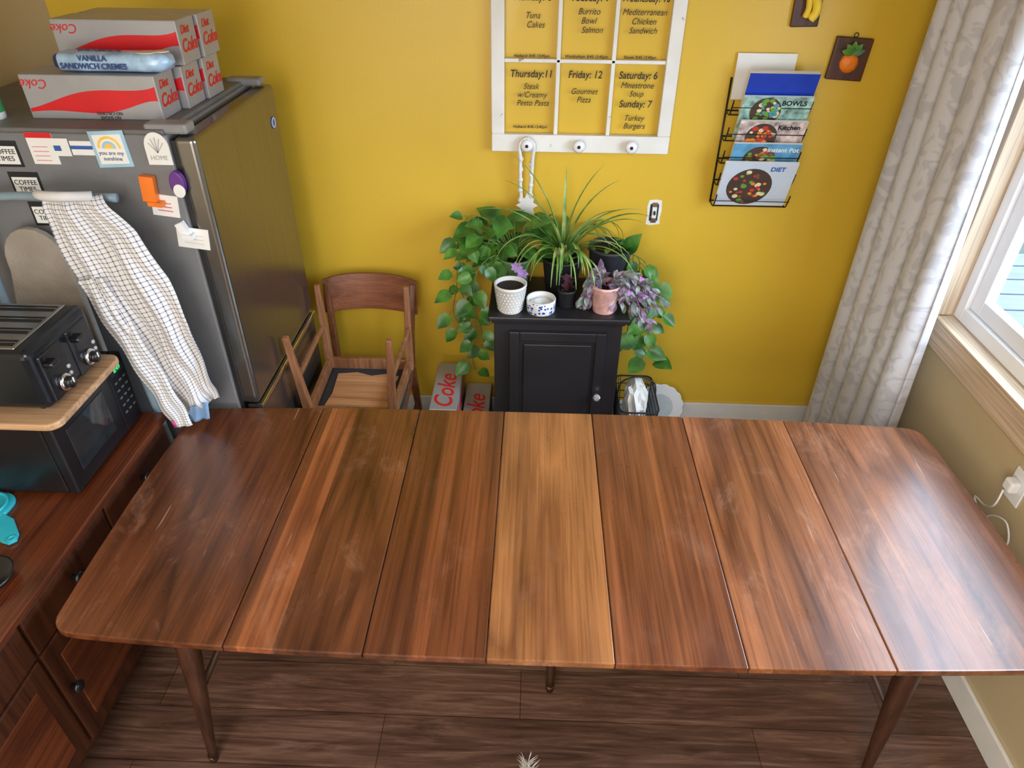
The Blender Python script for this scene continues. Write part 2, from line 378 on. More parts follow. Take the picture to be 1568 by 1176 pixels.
# ================================================================ TOASTER
to=group('toaster',(-1.5,1.6,1.07))
tx0,tx1,ty0,ty1,tz0,tz1=-1.66,-1.305,1.475,1.755,1.082,1.268
tbk=mat('toaster_black',(.006,.009,.013),.22,var=.1); sld=mat('slot_dark',(.004,.004,.004),.7)
box('body',tx0,tx1,ty0,ty1,tz0,tz1,tbk,to,.022,seg=4)
box('top_plate',tx0+.02,tx1-.045,ty0+.02,ty1-.02,tz1-.002,tz1+.003,mat('brushed_steel',(.45,.45,.45),.3,1,var=.08),to,.002)
for i in range(4):
    y=ty0+.047+i*.062
    box('slot_%d'%i,tx0+.03,tx1-.055,y-.015,y+.015,tz1+.0025,tz1+.0042,sld,to,.001)
    box('slot_guard_%d'%i,tx0+.03,tx1-.055,y-.0015,y+.0015,tz1+.0035,tz1+.0055,chrome,to,0)
for i in range(2):
    yc=ty0+.075+i*.13
    box('panel_%d'%i,tx1-.004,tx1+.004,yc-.050,yc+.050,tz0+.01,tz1-.03,black,to,.004)
    box('lever_track_%d'%i,tx1+.003,tx1+.005,yc-.033,yc-.027,tz0+.07,tz1-.035,sld,to,0)
    box('lever_%d'%i,tx1+.003,tx1+.030,yc-.046,yc-.010,tz1-.065,tz1-.050,black,to,.005)
    lathe('dial_ring_%d'%i,[(0,0),(.025,0),(.025,.008),(.021,.011),(0,.011)],(tx1+.004,yc+.004,tz0+.045),chrome,to,24,axis=(1,0,0))
    lathe('dial_%d'%i,[(0,0),(.018,0),(.016,.018),(0,.020)],(tx1+.013,yc+.004,tz0+.045),black,to,24,axis=(1,0,0))
    box('dial_mark_%d'%i,tx1+.032,tx1+.034,yc+.002,yc+.006,tz0+.045,tz0+.06,paper,to,0)
    for q in range(3): lathe('button_%d_%d'%(i,q),[(0,0),(.006,0),(.006,.005),(0,.005)],(tx1+.004,yc+.04,tz0+.03+q*.022),gray,to,12,axis=(1,0,0))
for j,(x,y) in enumerate([(tx0+.04,ty0+.04),(tx1-.05,ty0+.04),(tx0+.04,ty1-.04),(tx1-.05,ty1-.04)]):
    lathe('foot_%d'%j,[(0,0),(.012,0),(.012,.016),(0,.016)],(x,y,1.068),black,to,12)
# ================================================================ FRIDGE
fr=group('refrigerator',(-1.4,2.33,0))
fg=mat('fridge_side_gray',(.185,.187,.198),.55,.1,var=.05,bmp=.05)
ss,nt,b=newmat('stainless_door'); setp(b,.24,.9); v=coords(nt,(1,60,1)); n=noise(nt,v,3,4)
nt.links.new(ramp(nt,n,[(.3,(.20,.195,.18)),(.7,(.26,.25,.235))]),b.inputs['Base Color'])
FX0,FXB,FX1,FY0,FY1,FH=-1.84,-1.045,-.968,1.98,2.69,1.70
box('body',FX0,FXB,FY0,FY1,.03,FH-.012,fg,fr,.006)
box('top_cover',FX0,FXB-.01,FY0+.005,FY1-.005,FH-.014,FH,mat('fridge_top',(.14,.14,.14),.5),fr,.004)
box('gasket',FXB,FXB+.014,FY0+.012,FY1-.012,.10,FH-.03,blackmatte,fr,0)
box('upper_door',FXB+.014,FX1,FY0,FY1,.745,FH-.02,ss,fr,.014,seg=4)
box('freezer_drawer',FXB+.014,FX1,FY0,FY1,.09,.715,ss,fr,.014,seg=4)
box('drawer_lip',FXB+.03,FX1+.010,FY0+.004,FY1-.004,.722,.738,chrome,fr,.004)
box('kick_plate',FX0+.05,FXB+.01,FY0+.02,FY1-.02,0,.08,blackmatte,fr,0)
box('hinge_cover',FXB-.07,FXB+.055,FY0+.015,FY0+.075,FH-.015,FH+.014,mat('hinge_gray',(.25,.25,.26),.4),fr,.008)
box('hinge_cover_far',FXB-.07,FXB+.055,FY1-.075,FY1-.015,FH-.015,FH+.010,mat('hinge_gray',(.2,.2,.2)),fr,.008)
lathe('badge',[(0,0),(.022,0),(.022,.002),(0,.002)],(FX1,2.62,1.56),blueprint,fr,24,axis=(1,0,0))
lathe('badge_ring',[(.014,0),(.018,0),(.018,.001),(.014,.001),(.014,0)],(FX1+.002,2.62,1.56),paper,fr,24,axis=(1,0,0))
mg=group('fridge_magnets',(-1.25,1.975,1.6))
Y=1.9795
def card(nm,x0,x1,z0,z1,m,tilt=0,y=Y,th=.002,p=None):
    c=V((x0+x1)/2,0,(z0+z1)/2); old=G['T']
    G['T']=Matrix.Translation(V(c.x,0,c.z))@Matrix.Rotation(tilt,4,'Y')@Matrix.Translation(V(-c.x,0,-c.z))
    o=box(nm,x0,x1,y-th,y,z0,z1,m,p or mg,0); G['T']=old; return o
lb=mat('pale_blue',(.35,.55,.70),.5); org=mat('orange_plastic',(.85,.20,.02),.35); pur=mat('purple_plastic',(.12,.03,.22),.4); yel=mat('yellow_print',(.85,.55,.08),.5); pinkm=mat('pink_print',(.7,.25,.3),.5)
card('card_red',-1.455,-1.378,1.60,1.69,paper); card('card_red_strip',-1.455,-1.378,1.675,1.69,red,y=Y-.002,th=.001)
for i in range(4): card('card_line_%d'%i,-1.445,-1.40,1.61+i*.013,1.612+i*.013,pinkm,y=Y-.002,th=.001)
card('card_2',-1.385,-1.335,1.625,1.675,paper,y=Y-.002); card('card_2_mark',-1.38,-1.36,1.64,1.655,blueprint,y=Y-.004,th=.001)
card('card_3',-1.332,-1.268,1.628,1.668,paper); card('card_3_blue',-1.332,-1.268,1.645,1.655,blueprint,y=Y-.002,th=.001)
card('rainbow_back',-1.268,-1.165,1.595,1.698,lb,-.05); card('rainbow_card',-1.258,-1.175,1.605,1.688,paper,-.05,y=Y-.002)
for i,(r,m_) in enumerate(((.034,yel),(.027,paper),(.021,lb),(.013,yel))):
    pts=[(-1.217+r*math.cos(a),1.650+r*math.sin(a)) for a in [pi*k/14 for k in range(15)]]
    prism('rainbow_arc_%d'%i,pts,Y-.004-.0008*(i+1),Y-.004,m_,mg,plane='XZ')
text('rainbow_text','you are my\nsunshine',(-1.217,Y-.0045,1.628),.016,mat('navy',(.02,.05,.2)),mg)
arch=[(-1.115,1.605),(-1.045,1.605)]+[(-1.08+.035*math.cos(a),1.655+.042*math.sin(a)) for a in [pi*k/12 for k in range(13)]]
prism('arch_magnet',arch,Y-.004,Y,paper,mg,plane='XZ')
for i in range(5):
    a=pi*(.15+.7*i/4); bar('arch_twig_%d'%i,(-1.08,Y-.005,1.64),(-1.08+.024*math.cos(a),Y-.005,1.655+.028*math.sin(a)),.002,.001,gray,mg,bevel=0)
text('arch_text','HOME',(-1.08,Y-.005,1.625),.018,gray,mg)
card('note_orange',-1.145,-1.065,1.448,1.515,paper,.12)
for i in range(3): card('note_line_%d'%i,-1.13,-1.085,1.465+i*.012,1.467+i*.012,red,.12,y=Y-.0025,th=.0008)
card('orange_clip',-1.152,-1.112,1.50,1.575,org,.1,y=Y-.003,th=.02); card('orange_clip_grip',-1.142,-1.10,1.487,1.50,org,.1,y=Y-.003,th=.026)
prism('purple_clip',ell(-1.042,1.555,.022,.036),Y-.022,Y,pur,mg,.004,'XZ'); prism('purple_clip_white',ell(-1.038,1.535,.017,.020),Y-.027,Y-.018,paper,mg,.003,'XZ')
card('note_card',-1.095,-.998,1.345,1.412,paper,.12)
for i in range(3): card('note_card_line_%d'%i,-1.075,-1.015,1.362+i*.013,1.363+i*.013,gray,.12,y=Y-.0025,th=.0008)
card('white_clip',-1.075,-1.05,1.39,1.435,vinyl,-.4,y=Y-.003,th=.02); card('white_clip_2',-1.068,-1.035,1.385,1.40,vinyl,.1,y=Y-.003,th=.026)
for i,(x,z) in enumerate(((-1.53,1.62),(-1.50,1.53),(-1.475,1.44))):
    card('photo_strip_%d'%i,x-.05,x+.04,z-.03,z+.045,ink); card('photo_%d'%i,x-.043,x+.033,z-.022,z+.03,paper,y=Y-.002,th=.001)
    text('photo_text_%d'%i,'COFFEE\nTIMES',(x-.005,Y-.0035,z+.004),.02,ink,mg)
# ---- soda boxes
silver=mat('carton_silver',(.38,.38,.40),.38,.3,var=.05)
def sodabox(name,x0,y0,z0,L=.40,W=.124,H=.122,tilt=0,along='X'):
    g=group(name,(x0,y0,z0)); old=G['T']
    c=Matrix.Translation(V(x0,y0,z0))@Matrix.Rotation(tilt,4,'Z')
    if along=='Y': c=c@Matrix.Translation(V(W,0,0))@Matrix.Rotation(pi/2,4,'Z')
    G['T']=old@c
    box('carton',0,L,0,W,0,H,silver,g,.003)
    def band(nm):
        rows=[]
        for i in range(33):
            t=i/32; x=.004+t*(L-.008)
            cen=.20+.40*(3*t*t-2*t*t*t)+.07*math.sin(t*2*pi); th=.04+.24*math.sin(pi*min(1,t*1.02))**1.5*(.5+.75*t)+.12*t**6
            rows.append((x,min(.97,cen+th)*H,max(.03,cen-th)*H))
        vs=[];fs=[]
        for x,u,l in rows: vs+=[V(x,-.0006,u),V(x,-.0006,l)]
        for i in range(32): fs.append((2*i,2*i+1,2*i+3,2*i+2))
        mesh(nm,vs,fs,red,g)
    band('wave_front')
    text('logo_small','Coke',(.040,-.0008,H*.80),.036,red,g,(pi/2,pi,0),shear=.3)
    text('label','NO SUGAR\nNO CALORIES',(.235,-.0012,H*.10),.012,ink,g,(pi/2,pi,0))
    text('logo_end','Coke',(L+.0008,W*.52,H*.40),.050,red,g,(pi/2,0,pi/2),shear=.3,bold=.0012)
    text('logo_end_2','Diet',(L+.0008,W*.40,H*.76),.032,red,g,(pi/2,0,pi/2),shear=.3,bold=.0006)
    if along=='Y': text('logo_top','Coke',(L*.38,W*.5,H+.001),.12,red,g,(0,0,0),shear=.3,bold=.001)
    G['T']=old; return g
sodabox('soda_carton',-1.487,2.085,1.70,L=.392,tilt=.01)
sodabox('soda_carton',-1.475,2.225,1.70,L=.40)
sodabox('soda_carton',-1.465,2.36,1.70)
sodabox('soda_carton',-1.438,2.235,1.823,L=.375)
sodabox('soda_carton',-1.43,2.37,1.823,L=.375)
sodabox('soda_carton',-.445,2.47,0,L=.38,along='Y');sodabox('soda_carton',-.445,2.47,.1225,L=.38,along='Y');sodabox('soda_carton',-.445,2.47,.245,L=.38,along='Y')
sodabox('soda_carton',-.31,2.48,0,L=.38,along='Y');sodabox('soda_carton',-.31,2.48,.1225,L=.38,along='Y')
# cookie package
ck=group('cookie_package',(-1.22,2.15,1.823))
cw=mat('cookie_wrap_blue',(.36,.54,.78),.22,var=.35,scale=22,coat=.4); cd=mat('cookie_wrap_navy',(.02,.03,.12),.25)
prof=[(0,.002),(.012,.022),(.03,.030),(.1,.031),(.2,.030),(.28,.031),(.32,.03),(.335,.022),(.35,.002)]
vs=[];fs=[];n=20
for i,(t,r) in enumerate(prof):
    for k in range(n):
        a=2*pi*k/n; cy=math.copysign(abs(math.cos(a))**.6,math.cos(a)); cz=math.copysign(abs(math.sin(a))**.6,math.sin(a))
        vs.append(V(-1.40+t,2.150+cy*r*1.5,1.824+.026+cz*r*.85))
for i in range(len(prof)-1):
    for k in range(n): fs.append((i*n+k,i*n+(k+1)%n,(i+1)*n+(k+1)%n,(i+1)*n+k))
fs.append(tuple(range(n-1,-1,-1)));fs.append(tuple((len(prof)-1)*n+k for k in range(n)))
mesh('wrapper',vs,fs,[cw,cd],ck,True,mi=[1 if i<2*n else 0 for i in range(len(fs))])
nav=mat('navy',(.02,.05,.2))
text('label','VANILLA\nSANDWICH CREMES',(-1.265,2.1005,1.853),.021,nav,ck,(pi/2-.1,0,0),bold=.0005)
text('label_top','VANILLA',(-1.265,2.150,1.8775),.034,nav,ck,(0,0,0),bold=.0005)
ct=mat('cookie_tan',(.75,.6,.4),.6)
prism('cookie_print_1',ell(-1.12,2.14,.028,.022),1.8745,1.8768,ct,ck); prism('cookie_print_2',ell(-1.085,2.155,.022,.018),1.8745,1.8773,ct,ck)
bt=group('vitamin_bottle',(-1.62,2.10,1.70))
lathe('bottle',[(0,0),(.034,0),(.036,.006),(.036,.085),(.028,.1),(.024,.104),(0,.104)],(-1.60,2.075,1.70),vinyl,bt)
lathe('cap',[(0,.104),(.028,.104),(.028,.128),(0,.13)],(-1.60,2.075,1.70),vinyl,bt); lathe('label',[(.0365,.02),(.0365,.06)],(-1.60,2.075,1.70),mat('green_label',(.05,.35,.12),.4),bt)

# ================================================================ IRONING BOARD + SHIRT
ib=group('ironing_board',(-1.5,1.93,0))
bl=mat('blue_gray_enamel',(.22,.30,.36),.4); bg=mat('board_cover_beige',(.34,.30,.26),.8,bmp=.3)
pts=[(-1.70,.05),(-1.43,.05),(-1.43,1.28)]+[(-1.53+.10*math.cos(a),1.30+.12*math.sin(a)) for a in [pi*k/12 for k in range(13)]]+[(-1.63,1.28),(-1.70,1.0)]
prism('padded_board',pts,1.925,1.95,bg,ib,.006,'XZ')
tube('leg_frame',smoothpath([(-1.70,1.905,.02),(-1.69,1.905,.7),(-1.665,1.905,1.3),(-1.63,1.905,1.49),(-1.56,1.905,1.525),(-1.40,1.905,1.53),(-1.20,1.905,1.53)]),.013,bl,ib,12)
tube('leg_frame_2',smoothpath([(-1.25,1.905,.02),(-1.30,1.905,.7),(-1.33,1.905,1.3),(-1.33,1.905,1.52)]),.012,bl,ib,12)
box('board_end_bar',-1.68,-1.22,1.92,1.955,.0,.05,bl,ib,.008)
m,nt,b=newmat('checked_shirt_cotton'); setp(b,.85,0,.2)
tc=nt.nodes.new('ShaderNodeTexCoord'); sp=nt.nodes.new('ShaderNodeSeparateXYZ'); nt.links.new(tc.outputs['UV'],sp.inputs[0])
def lines(out,k,w): return mth(nt,'LESS_THAN',mth(nt,'FRACT',mth(nt,'MULTIPLY',out,k)),w)
l1=lines(sp.outputs[0],1.0,.22); l2=lines(sp.outputs[1],1.0,.20)
nt.links.new(mixc(nt,mth(nt,'MULTIPLY',mth(nt,'ADD',l1,l2),.5),(.76,.75,.74),(.02,.04,.16)),b.inputs['Base Color'])
shirtm=m
def cloth(name,L,R,yf,nz,nx,m,parent,th=.003,ku=20,kv=62):
    def itp(tab,t):
        f=t*(len(tab)-1); i=min(int(f),len(tab)-2); a=f-i
        return (tab[i][0]*(1-a)+tab[i+1][0]*a, tab[i][1]*(1-a)+tab[i+1][1]*a)
    bm=bmesh.new(); uv=bm.loops.layers.uv.new('UVMap'); g=[]
    for j in range(nz+1):
        row=[]
        zl,xl=itp(L,j/nz); zr,xr=itp(R,j/nz)
        for i in range(nx+1):
            u=i/nx; x=xl+(xr-xl)*u; z=zl+(zr-zl)*u
            row.append(bm.verts.new((x,yf(u,j/nz),z)))
        g.append(row)
    for j in range(nz):
        for i in range(nx):
            f=bm.faces.new((g[j][i],g[j+1][i],g[j+1][i+1],g[j][i+1]))
            for lp,(a,c) in zip(f.loops,((i,j),(i,j+1),(i+1,j+1),(i+1,j))): lp[uv].uv=(a/nx*ku,c/nz*kv)
    o=fin(bm,name,m,parent,True)
    s=o.modifiers.new('sol','SOLIDIFY'); s.thickness=th; return o
sh=group('checked_shirt',(-1.2,1.88,1.2))
def yshirt(u,v):
    fold=.013*math.sin(u*13+v*3.5)+.008*math.sin(u*27-v*6)+.006*math.sin(v*22+u*6)
    top=.0 if v>.06 else (1-v/.06)**2*.03
    return 1.857+fold*min(1,.35+v*2)+top-.02*math.sin(v*pi)
cloth('shirt_body',[(1.545,-1.40),(1.42,-1.385),(1.28,-1.36),(1.1,-1.31),(.95,-1.26),(.80,-1.215),(.765,-1.20)],
      [(1.545,-1.23),(1.45,-1.145),(1.30,-1.09),(1.15,-1.06),(1.02,-1.05),(.93,-1.045),(.86,-1.04)],yshirt,70,60,shirtm,sh)
cloth('shirt_sleeve',[(1.30,-1.355),(1.1,-1.305),(.9,-1.25),(.765,-1.215)],[(1.32,-1.27),(1.1,-1.215),(.9,-1.165),(.77,-1.14)],
      lambda u,v:1.826-.016*math.sin(u*pi)*min(1,v*4+.1)+.005*math.sin(v*20+u*4)+.004*math.sin(u*12),50,24,shirtm,sh,ku=9,kv=44)
tube('collar',smoothpath([(-1.41,1.88,1.545),(-1.37,1.85,1.552),(-1.31,1.845,1.553),(-1.25,1.875,1.545)]),.014,mat('shirt_collar_white',(.68,.67,.68),.85),sh,10)
cloth('cuff_liner',[(.83,-1.14),(.765,-1.16)],[(.86,-1.07),(.79,-1.08)],lambda u,v:1.835+.006*math.sin(u*12),6,10,mat('shirt_blue_lining',(.2,.35,.6),.8),sh)
cloth('pink_tag',[(.79,-1.205),(.762,-1.20)],[(.79,-1.185),(.762,-1.18)],lambda u,v:1.812,2,4,mat('pink_fabric',(.7,.08,.25),.8),sh)

# ================================================================ CHAIRS
cw1=wood('chair_walnut',(.10,.030,.014),(.31,.11,.045),'Z',19,.35,1.4,fig=.3)
cw2=wood('chair_walnut_x',(.11,.032,.016),(.32,.11,.046),'X',23,.3,1.2,fig=.5)
cw3=wood('chair_beech',(.22,.085,.038),(.48,.22,.10),'Z',25,.45,1.4,fig=.3)
ply=wood('seat_plywood',(.50,.22,.09),(.72,.37,.17),'X',29,.6,.8,fig=.6,blotch=.2)
seatf=mat('seat_black_fabric',(.03,.03,.035),.85,bmp=.3)
def chair(name,T,main,fs_=.205):
    g=group(name,T.translation); old=G['T']; G['T']=T
    sh_=.43
    for s in(-1,1):
        bar('front_leg_%d'%(s+2),(s*.185,-.19,sh_-.02),(s*fs_,-.215,0),.036,.036,main,g,.022,.022)
        bar('rear_leg_%d'%(s+2),(s*.175,.19,sh_-.04),(s*.20,.225,0),.036,.034,main,g,.022,.022)
        bar('back_post_a_%d'%(s+2),(s*.175,.19,sh_-.05),(s*.185,.225,.62),.030,.036,main,g,.028,.030)
        bar('back_post_b_%d'%(s+2),(s*.185,.225,.61),(s*.198,.275,.80),.028,.030,main,g,.024,.022)
        bar('side_rail_%d'%(s+2),(s*.185,-.19,sh_-.045),(s*.175,.19,sh_-.045),.022,.055,main,g)
        bar('side_stretcher_%d'%(s+2),(s*.195,-.20,.20),(s*.188,.20,.20),.016,.022,main,g)
    bar('front_rail',(-.185,-.19,sh_-.045),(.185,-.19,sh_-.045),.055,.022,main,g,roll=(0,0,1)); bar('rear_rail',(-.175,.19,sh_-.045),(.175,.19,sh_-.045),.055,.022,main,g,roll=(0,0,1))
    vs=[];fs=[];N=16
    for i in range(N+1):
        u=-1+2*i/N; x=u*.215; yy=.262+.03*(1-u*u); top=.838-.024*abs(u)**3; bot=.660+.012*(1-u*u)
        for (dy,z) in((-.009,bot),(-.009+.028,top),(.009+.028,top),(.009,bot)): vs.append(V(x,yy+dy-.014,z))
    for i in range(N):
        for k in range(4): fs.append((i*4+k,i*4+(k+1)%4,(i+1)*4+(k+1)%4,(i+1)*4+k))
    fs+=[(3,2,1,0),tuple(N*4+k for k in range(4))]
    mesh('back_slat',vs,fs,cw2,g,False,.004)
    pts=[(-.195,-.205),(.195,-.205),(.182,.175),(-.182,.175)]
    prism('seat_pad',pts,sh_-.018,sh_,seatf,g,.007)
    prism('seat_dust_cover',[(x*.86,y*.86-.01) for x,y in pts],sh_-.0205,sh_-.018,seatf,g)
    rag=[(-.135,-.13),(-.05,-.145),(.02,-.12),(.10,-.14),(.145,-.12),(.13,.0),(.15,.13),(.05,.135),(-.02,.14),(-.09,.13),(-.14,.14),(-.125,.02)]
    prism('seat_plywood_panel',rag,sh_-.023,sh_-.0205,ply,g)
    G['T']=old
chair('dining_chair',Matrix.Translation(V(-.738,2.56,0)),cw1)
chair('dining_chair',Matrix.Translation(V(-.738,2.475,.862))@Matrix.Rotation(pi,4,'X'),cw3,.195)

# ================================================================ CABINET
cb=group('cabinet',(.115,2.73,0)); blk=mat('cabinet_black_paint',(.014,.013,.016),.42,var=.25,scale=5)
box('top',-.180,.415,2.535,2.925,.788,.81,blk,cb,.006); box('top_molding',-.165,.40,2.55,2.925,.77,.79,blk,cb,.006)
box('carcass',-.155,.39,2.565,2.925,.04,.772,blk,cb,.003); box('plinth',-.162,.397,2.555,2.925,0,.06,blk,cb,.004)
box('door_slab',-.09,.325,2.552,2.566,.08,.735,blk,cb,.003)
for nm,a in(('stile_l',(-.09,-.045,.08,.735)),('stile_r',(.28,.325,.08,.735)),('rail_t',(-.046,.281,.69,.735)),('rail_b',(-.046,.281,.08,.14))):
    box(nm,a[0],a[1],2.542,2.556,a[2],a[3],blk,cb,.004)
box('raised_panel',-.03,.265,2.545,2.556,.155,.675,blk,cb,.008)
lathe('glass_knob',[(0,0),(.006,0),(.006,.01),(.016,.016),(.018,.024),(.012,.034),(0,.036)],(.303,2.542,.42),mat('crystal',(.8,.8,.8),.05,.6),cb,8,smooth=False,axis=(0,-1,0))

# ================================================================ PLANTS
def leafmat(name,a,b_,c,rough=.35,sc=14):
    m,nt,b=newmat(name); setp(b,rough,0,.5); v=coords(nt); n=noise(nt,v,sc,3); nt.links.new(ramp(nt,n,[(.3,a),(.5,b_),(.72,c)]),b.inputs['Base Color']); return m
poth=leafmat('pothos_leaf',(.018,.07,.014),(.055,.18,.025),(.14,.33,.045))
spid=leafmat('spider_leaf',(.08,.20,.035),(.20,.38,.08),(.48,.58,.24))
trad=leafmat('inch_plant_leaf',(.07,.09,.07),(.18,.22,.19),(.42,.46,.44),.3,30)
trad2=leafmat('inch_plant_leaf_purple',(.08,.035,.08),(.19,.12,.19),(.40,.34,.42),.3,30)
stemm=mat('stem_green',(.12,.2,.04),.5); soil=mat('potting_soil',(.035,.018,.010),.95,var=.6,scale=80,bmp=1)
def leafgeo(vs,fs,p,d,n,L,W,kind='heart',droop=.25,fold=.25):
    d=d.normalized(); s=d.cross(n)
    if s.length<.01: s=V(1,0,0)
    s.normalize(); n=s.cross(d).normalized(); R=7; b0=len(vs)
    for i in range(R+1):
        t=i/R
        if kind=='heart': w={0:.0,1:.72,2:.98,3:1.0,4:.86,5:.62,6:.32,7:0}[i]
        else: w=math.sin(pi*min(1,t*.9+.1))**.8 if i<R else 0
        back=-.10*L*(1 if i==1 and kind=='heart' else 0)
        c=p+d*(t*L)-n*(droop*L*t*t)
        for q in(-1,-.5,0,.5,1):
            vs.append(c+s*(q*w*W/2)+n*(abs(q)*w*W*.5*fold)+d*(back*abs(q)))
    for i in range(R):
        for k in range(4): a=b0+i*5+k; fs.append((a,a+1,a+6,a+5))
def clampy(vs,y=2.932):
    for i,v in enumerate(vs):
        if v.y>y: vs[i]=V(v.x,y-.0005*(i%5),v.z)
def rnd(a,b): return random.uniform(a,b)
def vine(vs,fs,sv,sf,pts,every=.055,L=.075,out=V(0,-1,0)):
    path=smoothpath(pts,8); v,f=ring_tube(path,.0022,5); o=len(sv); sv+=v; sf+=[tuple(i+o for i in q) for q in f]
    acc=0; side=1
    for a,b in zip(path,path[1:]):
        acc+=(b-a).length
        if acc>every:
            acc=0; side=-side; t=(b-a).normalized()
            sd=t.cross(out); sd.normalize()
            d=(sd*side*rnd(.5,1.2)+V(0,0,-1)*rnd(.2,.9)+out*rnd(.1,.7))
            q=b+d.normalized()*.03
            v,f=ring_tube([b,b.lerp(q,.6)+V(0,0,.006),q],.0014,4); o=len(sv); sv+=v; sf+=[tuple(i+o for i in z) for z in f]
            l=L*rnd(.7,1.25); leafgeo(vs,fs,q,d,(out+V(0,0,.8)+V(rnd(-.5,.5),0,rnd(-.2,.4))).normalized(),l,l*.78,droop=rnd(.05,.35),fold=rnd(.1,.4))
def pot(nm,x,y,z,rt,rb,h,m,g,soilz=.85):
    lathe(nm,[(0,0),(rb,0),(rb+.002,.004),(rt,h-.012),(rt+.003,h-.010),(rt+.003,h),(rt-.004,h),(rt-.006,h*.8),(0,h*.8)],(x,y,z),m,g,36)
    lathe(nm+'_soil',[(0,0),(rt*.55,.003),(rt-.006,0)],(x,y,z+h*soilz),soil,g,24)
CZ=.81
g=group('potted_pothos',(-.08,2.81,CZ)); pot('pot',-.075,2.79,CZ,.068,.05,.16,mat('green_glaze',(.14,.26,.10),.3),g)
vs=[];fs=[];sv=[];sf=[]
base=V(-.075,2.79,.96)
for i in range(38):
    a=rnd(0,2*pi); r=rnd(.03,.15); p=base+V(-.045+math.cos(a)*r*1.15,math.sin(a)*r*.5,rnd(.0,.15)*(1.3-r*3)+.02)
    p.y=min(p.y,2.86)
    d=V(math.cos(a),math.sin(a)*.6-.35,rnd(-.5,.4)); l=rnd(.075,.115)
    leafgeo(vs,fs,p,d,V(rnd(-.3,.3),-.5,1),l,l*.8,droop=rnd(.1,.4),fold=rnd(.1,.35))
    v,f=ring_tube([base,base.lerp(p,.5)+V(0,0,.03),p],.002,5); o=len(sv); sv+=v; sf+=[tuple(k+o for k in q) for q in f]
vine(vs,fs,sv,sf,[base,(-.17,2.74,1.06),(-.25,2.72,1.08),(-.31,2.72,.98),(-.33,2.74,.84),(-.35,2.76,.70),(-.31,2.78,.60)],.045,.080)
vine(vs,fs,sv,sf,[base,(-.17,2.72,1.0),(-.24,2.70,.92),(-.25,2.70,.78),(-.24,2.72,.62),(-.27,2.74,.50),(-.255,2.74,.40)],.05,.08)
vine(vs,fs,sv,sf,[base,(-.15,2.78,1.10),(-.22,2.78,1.15),(-.28,2.78,1.14),(-.32,2.78,1.04)],.045,.08)
vine(vs,fs,sv,sf,[base,(-.2,2.80,1.0),(-.28,2.80,.88),(-.32,2.82,.78),(-.24,2.82,.62),(-.22,2.82,.50)],.048,.075)
clampy(vs)
mesh('leaves',vs,fs,poth,g,True); mesh('stems',sv,sf,stemm,g,True)
fl=[];ff=[]
for k in range(2):
    for i in range(7):
        a=i*.9; leafgeo(fl,ff,V(-.065+k*.025,2.70,.965-k*.03),V(math.cos(a),-.4,math.sin(a)),V(0,-1,.2),.028,.017,'x',.1,.2)
mesh('lilac_flower',fl,ff,mat('lilac_petal',(.40,.22,.55),.5),g,True)
g=group('spider_plant',(.13,2.80,CZ)); pot('pot',.13,2.79,CZ,.085,.065,.165,blackmatte,g)
vs=[];fs=[]
def blade(p,az,L,lift,W=.013,curl=1.0):
    b0=len(vs); N=14; dirh=V(math.cos(az),math.sin(az),0); s=V(-math.sin(az),math.cos(az),0)
    pos=p.copy(); ang=lift
    for i in range(N+1):
        t=i/N; w=W*(1-t**2.2)*.5+.0006
        nrm=V(-dirh.x*math.sin(ang),-dirh.y*math.sin(ang),math.cos(ang))
        q=pos.copy(); q.y=min(q.y,2.925)
        vs.extend([q-s*w+nrm*w*.6,q,q+s*w+nrm*w*.6])
        pos=pos+(dirh*math.cos(ang)+V(0,0,math.sin(ang)))*(L/N); ang-=(2.1*lift+.5)/N*(.4+1.2*t)*curl
    for i in range(N):
        for k in range(2): a=b0+i*3+k; fs.append((a,a+1,a+4,a+3))
for i in range(58):
    az=rnd(0,2*pi); blade(V(.13+rnd(-.02,.02),2.77+rnd(-.02,.02),.95),az,rnd(.26,.44),rnd(.8,1.5),rnd(.011,.017))
for az,L,lf,cr in((pi*.97,.52,1.42,.25),(pi*.92,.46,1.35,.4),(pi*1.1,.42,1.3,.5),(.15,.46,1.50,.22),(.3,.44,1.38,.35),(-.1,.44,1.2,.5),(.05,.42,1.05,.6),(pi*.5,.4,1.5,.1),(-.5,.40,1.3,.4),(pi*1.3,.4,1.35,.4),(pi*1.02,.5,1.1,.6),(.2,.5,1.0,.7)): blade(V(.13,2.78,.95),az,L,lf,.018,cr)
mesh('blades',vs,fs,spid,g,True)
g=group('potted_ivy',(.33,2.80,CZ)); pot('pot',.335,2.80,CZ,.092,.07,.215,mat('charcoal_pot',(.035,.037,.045),.5),g,.9)
vs=[];fs=[];sv=[];sf=[]; base=V(.34,2.80,1.0)
vine(vs,fs,sv,sf,[base,(.44,2.76,1.00),(.50,2.74,.95),(.54,2.74,.83),(.52,2.74,.72),(.55,2.74,.60)],.045,.075)
vine(vs,fs,sv,sf,[base,(.45,2.74,.97),(.50,2.72,.88),(.56,2.72,.76),(.50,2.72,.64),(.53,2.72,.54),(.58,2.74,.48)],.042,.085)
vine(vs,fs,sv,sf,[base,(.45,2.80,.98),(.47,2.80,.9),(.46,2.80,.75),(.45,2.80,.6),(.47,2.8,.5)],.045,.08)
for i in range(5):
    a=rnd(0,2*pi); p=base+V(math.cos(a)*.07,math.sin(a)*.05,rnd(.01,.03)); l=rnd(.035,.05)
    leafgeo(vs,fs,p,V(math.cos(a),math.sin(a),.1),V(0,-.3,1),l,l*.75)
    v,f=ring_tube([base,p],.0016,4); o=len(sv); sv+=v; sf+=[tuple(k+o for k in q) for q in f]
clampy(vs)
